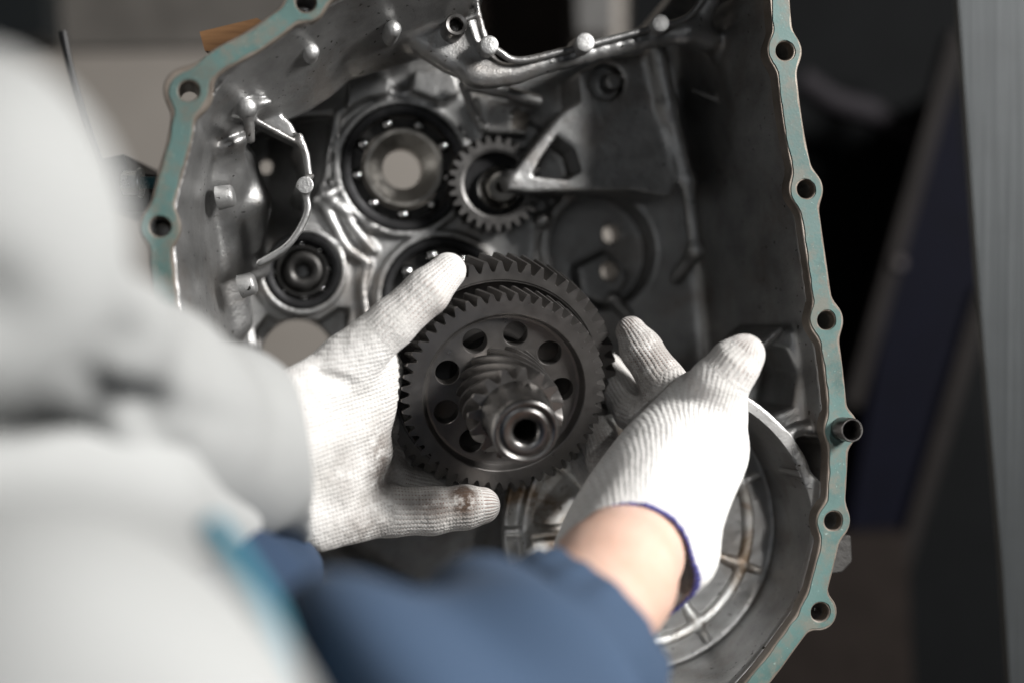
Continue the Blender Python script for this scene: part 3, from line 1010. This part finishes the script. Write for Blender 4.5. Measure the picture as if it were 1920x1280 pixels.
def gear_ring(z0, z1, n, rt, rr_, twist, rin, tip=0.21, root=0.2, steps=6, chamfer=0.5):
    """toothed ring: (verts, faces) with plain front and back faces down to radius rin"""
    prof = []
    for i in range(n):
        a0 = 2 * math.pi * i / n; p = 2 * math.pi / n
        for f, r in ((0.0, rr_), (root * 0.5, rr_ + 0.02 * (rt - rr_)), (0.5 - tip * 1.42, rr_ + (rt - rr_) * 0.33), (0.5 - tip * 0.98, rr_ + (rt - rr_) * 0.70), (0.5 - tip * 0.58, rt), (0.5 + tip * 0.58, rt), (0.5 + tip * 0.98, rr_ + (rt - rr_) * 0.70), (0.5 + tip * 1.42, rr_ + (rt - rr_) * 0.33), (1 - root * 0.5, rr_ + 0.02 * (rt - rr_))):
            prof.append((a0 + f * p, r))
    m = len(prof); V, F_ = [], []
    lay = []
    for k in range(steps + 1):
        f = k / steps
        lay.append((z0 + (z1 - z0) * f, twist * (1 - f), 0.0))
    lay[-1] = (z1 - chamfer, lay[-1][1], 0)
    lay.append((z1, 0.0, chamfer))
    for z, tw, cut in lay:
        for a, r in prof:
            r2 = r - cut * 0.6 * (1 if r > rr_ else 0.6)
            V.append((r2 * math.cos(a + tw), r2 * math.sin(a + tw), z))
    L = len(lay)
    for k in range(L - 1):
        for i in range(m):
            j = (i + 1) % m
            F_.append((k * m + i, k * m + j, (k + 1) * m + j, (k + 1) * m + i))
    for base, z, flip in ((L - 1, z1, False), (0, z0, True)):
        b = len(V)
        tw = lay[base][1]
        for a, r in prof: V.append((rin * math.cos(a + tw), rin * math.sin(a + tw), z))
        for i in range(m):
            j = (i + 1) % m
            q = (base * m + i, base * m + j, b + j, b + i)
            F_.append(q[::-1] if flip else q)
    return V, F_


# idler behind the bracket
ic = C3(930, 345, -112)
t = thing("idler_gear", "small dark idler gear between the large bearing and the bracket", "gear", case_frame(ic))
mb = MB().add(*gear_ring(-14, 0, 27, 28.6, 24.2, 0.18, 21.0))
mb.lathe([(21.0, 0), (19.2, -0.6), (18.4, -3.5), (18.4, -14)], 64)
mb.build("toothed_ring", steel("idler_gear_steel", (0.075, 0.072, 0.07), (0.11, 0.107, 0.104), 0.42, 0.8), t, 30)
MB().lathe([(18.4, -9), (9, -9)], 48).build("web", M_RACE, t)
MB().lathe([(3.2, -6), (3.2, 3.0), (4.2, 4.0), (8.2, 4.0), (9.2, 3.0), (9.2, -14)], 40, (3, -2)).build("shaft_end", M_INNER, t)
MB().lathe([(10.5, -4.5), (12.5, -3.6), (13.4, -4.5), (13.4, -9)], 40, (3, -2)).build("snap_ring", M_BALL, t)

# ------------------------------------------------------------------ the gear shaft in the hands
gd = np.array((0.186, -0.287, 0.0)); gd[2] = math.sqrt(1 - gd[0] ** 2 - gd[1] ** 2)
gx = np.cross((0, 1, 0), gd); gx /= np.linalg.norm(gx); gy = np.cross(gd, gx)
GO = Wd(946, 738, 0)
GEAR = thing("gear_shaft", "dark steel countershaft with two large gears held in white gloves", "gear", frame(GO, gx, gy, gd))


def annulus_with_holes(ro, ri, z, holes, rh, zb, n=96):
    """web disc with round holes, walls of the holes included"""
    outer_ = [Vector((ro * math.cos(2*math.pi*i/n), ro * math.sin(2*math.pi*i/n), 0)) for i in range(n)]
    inner_ = [Vector((ri * math.cos(2*math.pi*i/48), ri * math.sin(2*math.pi*i/48), 0)) for i in range(48)][::-1]
    hl = []
    for cx, cy in holes:
        hl.append([Vector((cx + rh * math.cos(2*math.pi*i/32), cy + rh * math.sin(2*math.pi*i/32), 0)) for i in range(32)][::-1])
    loops = [outer_, inner_] + hl
    tri = tessellate_polygon(loops)
    pts = [p for l in loops for p in l]
    V = [(p.x, p.y, z) for p in pts]
    F_ = [tuple(t_) for t_ in tri]
    base = n + 48
    for h in hl:
        b0 = len(V)
        # chamfered edge then the wall
        cxy = sum(h, Vector()) / len(h)
        V += [tuple((cxy + (p - cxy) * 0.95))[:2] + (z - 0.5,) for p in h]
        V += [tuple((cxy + (p - cxy) * 0.95))[:2] + (zb,) for p in h]
        k = len(h)
        for i in range(k):
            j = (i + 1) % k
            F_.append((base + i, base + j, b0 + j, b0 + i))
            F_.append((b0 + i, b0 + j, b0 + k + j, b0 + k + i))
        base += k
    return V, F_


mb = MB().add(*gear_ring(-16, 0, 52, 55.6, 51.2, 0.095, 44.6))
mb.lathe([(44.6, 0), (44.0, -0.35), (43.4, -1.6), (42.9, -3.6), (42.0, -4.7), (40.6, -5.0)], 128)
hl = [(32.4 * math.cos(math.radians(a)), 32.4 * math.sin(math.radians(a))) for a in range(1, 360, 40)]
mb.add(*annulus_with_holes(40.6, 15, -5.0, hl, 6.9, -13, 128))
mb.lathe([(44.6, -16), (44, -13), (41, -13)], 96)
mb.build("front_gear", M_GEAR, GEAR, 28)
mb = MB().add(*gear_ring(-44, -22, 53, 67.4, 61.6, 0.10, 57.4))
mb.lathe([(57.4, -22), (57.0, -22.5), (56.2, -22.5), (55.7, -23.4), (55.3, -40), (20, -40)], 128)
mb.lathe([(57.4, -44), (50, -43), (15, -43)], 96)
mb.build("rear_gear", M_GEAR, GEAR, 28)
mb = MB().add(*gear_ring(-5, 33, 15, 25.4, 19.4, 1.3, 17.0, tip=0.19, root=0.2, steps=20, chamfer=0.7))
mb.build("pinion", M_GEAR, GEAR, 40)
MB().lathe([(6.4, 26), (6.4, 57.4), (7.5, 58.7), (11.0, 58.8), (11.6, 58.0), (13.2, 57.8), (13.9, 58.9), (15.2, 59.6), (16.3, 59.2), (17.0, 57.6), (17.3, 55.5), (17.4, 53), (17.4, 36), (18.4, 33.8), (18.4, 24)], 96).build("collar", M_SHAFT, GEAR, 50)
MB().lathe([(0.01, 27), (6.4, 27)], 32).build("bore_end", M_RACE, GEAR)
MB().lathe([(22, -10), (22, -30), (24, -30), (24, -44), (16, -45), (16, -72), (14, -74), (0.01, -74)], 64).build("shaft", M_DARK, GEAR)

# ------------------------------------------------------------------ the mechanic: two gloved hands, sleeves, body
PERSON = thing("person", "mechanic in grey-white and blue work clothes holding gears with white knit gloves", "person")


def n3(v): return v / np.linalg.norm(v)


def chain_coords(V, pts, off=0.0):
    """(distance, around, along) of points to a polyline of bones"""
    best = np.full(len(V), 1e9); U_ = np.zeros(len(V)); A_ = np.zeros(len(V)); run = 0.0
    axis = n3(pts[-1] - pts[0])
    ref = n3(np.cross(axis, (0.1, 0.2, 1.0))); ref2 = np.cross(axis, ref)
    for i in range(len(pts) - 1):
        p, q = pts[i], pts[i + 1]
        e = q - p; L = np.linalg.norm(e)
        t_ = np.clip((V - p) @ e / L ** 2, 0, 1)
        c = p + e * t_[:, None]
        r = V - c
        d = np.linalg.norm(r, axis=1)
        m = d < best
        ang = np.arctan2(r @ ref2, r @ ref)
        best = np.where(m, d, best)
        U_ = np.where(m, ang * 11.5, U_); A_ = np.where(m, run + t_ * L, A_)
        run += L
    return best, U_, A_


def glove(name, palm_px, zc, T, fingers, extra, stains, palm_axis, cut=None, box=None, k_palm=9.0, folds=()):
    """palm silhouette at its own slope + finger chains, blended into one knitted skin"""
    a, b, c0 = zc                                           # zc(x, y) = a*x + b*y + c0 in mm
    P3 = np.array([Wd(px, py, z) for px, py, z in palm_px])
    P = P3[:, :2]
    P = smooth_line(P, 3, True)
    G = Field(box[0], box[1], 1.05)
    X, Y = np.meshgrid(G.ax[0], G.ax[1], indexing='ij')
    sd = poly_sd(X, Y, P)[:, :, None]
    Z = G.ax[2][None, None, :]
    zcv = (a * X + b * Y + c0)[:, :, None]
    G.D = np.minimum(ext(sd, np.abs(Z - zcv) - T, T * 0.97), 60).astype(np.float32)
    for p, q, r1, r2 in extra:
        G.cone(p, q, r1, r2, k=k_palm)
    for pts, rs in fingers:
        # finger: own chain with a small blend, joined to the palm by a larger one
        t_ = Field(box[0], box[1], 1.05)
        t_.chain(pts, rs, k=3.0)
        G.D = smin(G.D, t_.D, 5.0)
    for p, q, r1, k in folds:
        G.cone(p, q, r1, r1, k=k, mode='sub')
    hem = None
    if cut is not None:
        p0, nv, fp, fq, fr1, fr2 = cut
        pd = (G.ax[0][:, None, None] - p0[0]) * nv[0] + (G.ax[1][None, :, None] - p0[1]) * nv[1] + (G.ax[2][None, None, :] - p0[2]) * nv[2]
        D0 = G.D.copy()
        hemD = smax(smax(np.abs(pd) - 0.6, D0 - 0.35, 0.5), -(D0 + 2.2), 0.8)
        hem = G.mesh(hemD.astype(np.float32))
        hollow = np.maximum(D0 + 1.9, -(pd + 28))
        G.D = np.maximum(np.maximum(D0, pd), -hollow).astype(np.float32)
    V, Q = G.mesh()
    best = sd_pal = np.maximum(np.abs(V[:, 2] - (a * V[:, 0] + b * V[:, 1] + c0)) - T * 0.2, 0) * 0 + 14.5
    ax = n3(np.array(palm_axis)); side = n3(np.cross(ax, (0, 0, 1)))
    U_ = V @ side + V[:, 2] * 0.2; A_ = V @ ax
    best = np.full(len(V), 13.6); FG = np.full(len(V), 0.2)
    for pts, rs in fingers:
        d, u, al = chain_coords(V, [np.array(p) for p in pts])
        # only beyond the knuckle
        m = (d < best + 2) & (al > 22)
        best = np.where(m, d, best); U_ = np.where(m, u, U_); A_ = np.where(m, al, A_); FG = np.where(m, 1.0, FG)
    st = np.zeros(len(V))
    for c, r, amt in stains:
        st = np.maximum(st, 1.5 * amt * np.exp(-np.sum(((V - c) / np.array(r)) ** 2, axis=1)))
    # knit and creases as real relief too
    N = np.zeros_like(V)
    V = V + 0
    o = mesh_np(name, V, Q, M_GLOVE, PERSON, attrs={"knit": np.c_[U_, A_, FG], "stain": np.clip(st, 0, 1)})
    if hem is not None:
        mesh_np("hem", hem[0], hem[1], M_HEM, o)
    return o


# left hand ---------------------------------------------------------
zL = lambda px: 6 + (735 - px) * 0.20
palmL = [(px, py, 20) for px, py in ((488,700),(545,692),(610,660),(660,630),(715,640),(750,680),(746,740),(728,810),(706,862),(704,900),(712,950),(700,1000),(650,1020),(590,1022),(548,940),(520,820))]
pa, pb = Wd(735, 800, 20), Wd(520, 800, 20)
sl = (6 - 46) / (pa[0] - pb[0])
zcL = (sl, 0.0, 6 - sl * pa[0])
fL = [([Wd(650,680,28), Wd(735,606,27), Wd(800,548,24), Wd(840,508,17)], [15, 12.6, 12.0, 9.6]),
      ([Wd(690,780,4), Wd(722,800,-30), Wd(790,812,-62), Wd(850,835,-66)], [11, 11, 9.5, 8.5]),
      ([Wd(680,835,4), Wd(720,858,-26), Wd(775,880,-52), Wd(830,900,-60)], [11, 11.5, 10, 8.5]),
      ([Wd(680,890,4), Wd(730,902,-14), Wd(790,915,-34), Wd(850,930,-48)], [12, 11, 10, 8.5]),
      ([Wd(650,960,14), Wd(735,958,6), Wd(810,957,2), Wd(872,950,0), Wd(903,947,-2)], [15.5, 13.2, 12.6, 11.6, 10.0])]
stL = [(Wd(868,935,8), (9, 10, 14), 1.0), (Wd(815,950,10), (18, 9, 16), 0.55), (Wd(712,860,12), (8, 24, 20), 0.62), (Wd(660,985,20), (22, 12, 20), 0.5),
       (Wd(640,880,28), (10, 22, 20), 0.35), (Wd(690,940,15), (12, 12, 20), 0.4), (Wd(840,590,20), (14, 7, 14), 0.6), (Wd(790,860,-40), (20, 12, 30), 0.6)]
exL = [(Wd(640,800,18), Wd(560,830,38), 15, 17), (Wd(650,690,26), Wd(560,760,40), 14, 14), (Wd(700,850,8), Wd(620,900,24), 10, 13)]
foL = [(Wd(700,905,28), Wd(726,960,22), 2.2, 5), (Wd(600,700,45), Wd(660,720,42), 1.6, 5)]
lo = np.minimum(Wd(470, 1060, 20), Wd(470, 1060, -80)); hi = Wd(960, 450, 0)
glove("glove", palmL, zcL, 14.5, fL, exL, stL, (-1, -0.12, 0), box=((lo[0]-6, lo[1]-8, -82), (hi[0]+2, hi[1]+4, 72)), folds=foL)["label"] = "stained knit glove with the thumb over the gear"

# right hand --------------------------------------------------------
palmR = [(px, py, 35) for px, py in ((1046,1030),(1046,990),(1075,935),(1120,870),(1180,800),(1240,745),(1285,705),(1330,690),(1378,700),(1388,735),(1396,790),(1408,830),(1400,875),(1372,930),(1348,985),(1334,1050),(1290,1090),(1150,1110))]
pa, pb = Wd(1330, 740, 35), Wd(1190, 1010, 35)
sl = (18 - 50) / (pa[1] - pb[1])
zcR = (0.0, sl, 18 - sl * pa[1])
fR = [([Wd(1340,770,24), Wd(1345,725,30), Wd(1378,682,33), Wd(1396,664,33)], [16, 15.5, 13, 10.5]),
      ([Wd(1300,770,4), Wd(1240,712,-10), Wd(1202,655,-20), Wd(1183,622,-25)], [12, 12.4, 11.4, 8.6]),
      ([Wd(1250,800,2), Wd(1190,770,-26), Wd(1166,735,-40), Wd(1140,690,-52)], [12, 11.5, 10.5, 9]),
      ([Wd(1200,870,6), Wd(1140,862,-24), Wd(1120,815,-40), Wd(1098,770,-58)], [12, 11.5, 10.5, 9]),
      ([Wd(1180,930,10), Wd(1140,925,-22), Wd(1115,890,-42), Wd(1085,850,-60)], [11, 10, 9, 8])]
# forearm axis: rises out of the case towards the elbow
fp, fq = Wd(1195, 1010, 52), Wd(1040, 1262, 170)
nv = n3(fq - fp)
exR = [(Wd(1176, 1060, 64), Wd(1255, 870, 36), 33, 24), (Wd(1230, 900, 40), Wd(1330, 780, 26), 22, 17)]
stR = [(Wd(1400,655,40), (6, 5, 10), 0.35), (Wd(1215,690,-8), (24, 30, 22), 0.42), (Wd(1140,830,-20), (22, 30, 30), 0.4), (Wd(1180,615,-20), (8, 8, 14), 0.5)]
lo = Wd(1020, 1130, 100); hi = Wd(1440, 560, -70)
glove("glove", palmR, zcR, 17.0, fR, exR, stR, (-0.25, -1, 0), cut=(Wd(1190, 1032, 58) + nv * 11, n3(nv * (0.45, 1, 0.95)), fp, fq, 29, 31),
      box=((Wd(1020, 700, -70)[0]-4, Wd(1200, 1150, 0)[1]-4, -74), (Wd(1440, 700, -20)[0]+6, Wd(1200, 570, -40)[1]+8, 104)))["label"] = "clean knit glove with a blue hem at the wrist"

# body: one continuous skin of arms and trunk, mostly inside the clothes
elbR, shR = Wd(820, 1500, 300), np.array((-160., -420., 430.))
wrL, elL, shL = Wd(548, 850, 24), Wd(60, 590, 330), np.array((-330., -60., 470.))
B = Field((-520, -620, 20), (130, 240, 660), 4.2)
B.chain([Wd(1225, 950, 44), fp + nv * 12, fp + nv * 45, fq, elbR, shR], [21, 25.0, 28.5, 31.0, 40, 52], k=10)
B.chain([Wd(610, 840, 22), wrL, Wd(305, 742, 188), elL, shL], [10, 11, 14, 16, 46], k=10)
B.chain([shR, (-330., -300., 470.), shL], [60, 85, 60], k=30)
B.cone((-330., -300., 470.), (-420., -520., 440.), 85, 100, k=30)
V, Q = B.mesh()
mesh_np("body", V, Q, M_SKIN, PERSON)


def garment(name, lo, hi, h, chains, material, amp, sc, seed, parent=PERSON, cuts=(), cuff=None, folds=()):
    G = Field(lo, hi, h)
    for pts, rs, k in chains: G.chain(pts, rs, k=k)
    for p0, nv_ in cuts:
        pd = (G.ax[0][:, None, None] - p0[0]) * nv_[0] + (G.ax[1][None, :, None] - p0[1]) * nv_[1] + (G.ax[2][None, None, :] - p0[2]) * nv_[2]
        G.D = np.maximum(G.D, pd.astype(np.float32))
    V, Q = G.mesh()
    d = noise3(V, seed, sc) * amp
    for p, q, wd, dp in folds:
        d -= dp * np.exp(-(cone_d(V[:, 0], V[:, 1], V[:, 2] * 0.4 + (p[2] + q[2]) * 0.3, p * (1, 1, 0.4) + (0, 0, (p[2] + q[2]) * 0.3), q * (1, 1, 0.4) + (0, 0, (p[2] + q[2]) * 0.3), 0, 0) / wd) ** 2)
    if cuff is not None:
        p0, ax_, seam, ruf = cuff
        r_ = V - p0; s_ = r_ @ ax_
        e1 = n3(np.cross(ax_, (0, 0, 1))); e2 = np.cross(ax_, e1)
        th = np.arctan2(r_ @ e2, r_ @ e1)
        d = d * np.clip(s_ / 30, 0.25, 1)
        d += ruf * (np.sin(th * 17 + 1.5 * np.sin(th * 5)) * 0.5 + np.sin(th * 9 + 2) * 0.5) * np.exp(-(s_ / (seam * 0.8)) ** 2)
        d -= 8.0 * np.exp(-((s_ - seam) / 6.5) ** 2)
        d += 9.5 * np.sin(s_ * 0.085 + 2.2 * np.sin(th * 1.5 + 0.6)) * np.clip((s_ - seam) / 40, 0, 1)
    e = 3.0
    g = np.stack([G.sample(V + np.eye(3)[i] * e) - G.sample(V - np.eye(3)[i] * e) for i in range(3)], 1)
    g /= np.maximum(np.linalg.norm(g, axis=1, keepdims=True), 1e-6)
    if cuff is not None:
        rad = r_ - s_[:, None] * ax_
        rad /= np.maximum(np.linalg.norm(rad, axis=1, keepdims=True), 1e-6)
        wt = np.clip(1 - s_ / 30, 0, 1)[:, None]
        g = g * (1 - wt) + rad * wt
    return mesh_np(name, V + g * d[:, None], Q, material, parent)


# blue right sleeve, open at the cuff
cuffc = fp + (fq - fp) * 0.60
ncf = n3(np.array((nv[0], nv[1], 0.18)))
sl_pts = [cuffc + nv * -40, cuffc + nv * 30, Wd(1020, 1280, 175), Wd(880, 1370, 230), elbR, shR]
garment("sleeve", (-330, -560, 60), (90, -60, 560), 3.2, [(sl_pts, [36, 39, 46, 60, 72, 80], 12)], M_BLUE, 4.0, 0.055, 3, cuts=[(cuffc, -ncf)], cuff=(cuffc, ncf, 26.0, 2.4))
# white left sleeve
def pr(r, z): return r * (CAM_H - z) / CAM_H / KPX


shs = [Wd(620, 856, 46), Wd(550, 850, 74), Wd(310, 735, 190), Wd(140, 610, 300), Wd(-130, 450, 390), Wd(-60, 275, 370)]
shr = [pr(134, 46), pr(142, 74), pr(128, 190), pr(150, 300), pr(310, 390), pr(170, 370)]
garment("sleeve", (-520, -200, 0), (-40, 240, 620), 3.2, [(shs, shr, 24), ([Wd(450, 880, 130), Wd(230, 790, 240)], [pr(106, 130), pr(125, 240)], 30), ([shs[4], shL], [pr(310, 390), 70], 20)], M_WHITE, 4.0, 0.06, 5, cuts=[(Wd(528, 850, 66), n3(np.array((0.9, 0.25, -0.35))))],
        folds=((Wd(120, 385, 375), Wd(330, 520, 255), 8, 9), (Wd(-40, 560, 430), Wd(220, 640, 330), 9, 7), (Wd(300, 760, 270), Wd(470, 800, 170), 7, 5), (Wd(100, 680, 370), Wd(330, 840, 240), 8, 6)))
# white jacket front, with the blue side of the jacket behind it
tc = Wd(60, 1450, 430)
garment("jacket_front", (-520, -620, 100), (-30, 40, 640), 5, [([Wd(430, 985, 150), Wd(180, 905, 240), Wd(-200, 850, 320)], [pr(70, 150), pr(130, 240), pr(200, 320)], 30), ([tc, np.array((-420., -560., 470.))], [pr(520, 430), 130], 10), ([shL, np.array((-360., -300., 480.)), np.array((-420., -560., 470.))], [70, 90, 120], 20)], M_WHITE, 6, 0.04, 9)
M_NAVY = cloth("navy_lining_cloth", (0.02, 0.042, 0.085))
garment("side_panel", (-420, -600, 40), (0, -40, 480), 4, [([Wd(440, 1150, 160), Wd(500, 1400, 200)], [pr(150, 160), pr(240, 200)], 20), ([Wd(440, 1130, 160), Wd(540, 1070, 60)], [pr(110, 160), pr(60, 60)], 10)], M_NAVY, 4, 0.05, 12)
tl = smooth_line([Wd(x, y, z) for x, y, z in ((395, 985, 330), (447, 1060, 340), (507, 1165, 350), (556, 1330, 360))], 5)
MB().tube(tl, [pr(26, 340)] * len(tl), 14).build("trim", M_TEAL, PERSON)
tl = smooth_line([Wd(x, y, z) for x, y, z in ((570, 1004, 60), (535, 1020, 66), (490, 1024, 78), (440, 1012, 96))], 5)
MB().tube(tl, [pr(28, 70) * min(1, 0.25 + 0.25 * i) for i in range(len(tl))], 14).build("trim", M_TEAL, PERSON)

# ------------------------------------------------------------------ small things round the case
t = thing("flange_bolt", "zinc hex bolt with teal thread locker sticking out left of the flange", "bolt", frame(Wd(250, 343, 20), (0, 1, 0), (0, 0, 1), (1, 0, 0)))
hexp = [(6.2 * math.cos(math.pi / 3 * i), 6.2 * math.sin(math.pi / 3 * i)) for i in range(6)]
MB().add([(x, y, -5) for x, y in hexp] + [(x, y, 3) for x, y in hexp], [tuple(range(6))[::-1], tuple(range(6, 12))] + [(i, (i+1) % 6, 6 + (i+1) % 6, 6 + i) for i in range(6)]).build("head", M_ZINC, t, smooth=False)
MB().lathe([(0.01, 4.4), (7.6, 4.4), (7.8, 3.6), (7.6, 3.0), (3, 3.0)], 28).build("washer", M_ZINC, t)
MB().lathe([(0.01, 17)] + [(3.0 + 0.35 * (i % 2), 16 - i * 0.75) for i in range(18)], 20).build("thread", M_TEALBOLT, t)
o = slab("black_bracket", quad_at([(182, 300), (232, 290), (242, 322), (300, 330), (300, 400), (190, 395)], -40), -120, -40, plain("black_bracket_paint", (0.008, 0.009, 0.01), 0.45))
tag(o, "black angular bracket behind the zinc bolt at left", "bracket")


p = smooth_line([Wd(x, y, -70) for x, y in ((118, 60), (132, 130), (156, 220), (182, 296), (196, 330))], 6)
o = MB().tube(p, 2.2, 10).build("cable", plain("black_cable_sheath", (0.01, 0.01, 0.011), 0.5))
tag(o, "thin black cable running down beside the grey sleeve to the black bracket", "cable")


def wood_mat():
    t = NT("oiled_wood")
    mp = t.n("ShaderNodeMapping"); mp.inputs["Scale"].default_value = (14, 160, 60); t.l(t.coord(), mp.inputs[0])
    c = t.ramp(t.noise(1.0, 5, 0.6, mp.outputs[0]), [(0.3, (0.09, 0.042, 0.016)), (0.7, (0.27, 0.14, 0.06))])
    t.set(Base_Color=c, Roughness=0.6)
    return t.m


o = slab("wood_block", quad_at([(374, 60), (482, 34), (520, 60), (440, 100), (384, 96)], -20), -78, -20, wood_mat())
tag(o, "small brown wooden block wedged behind the upper left corner of the flange", "wood block")
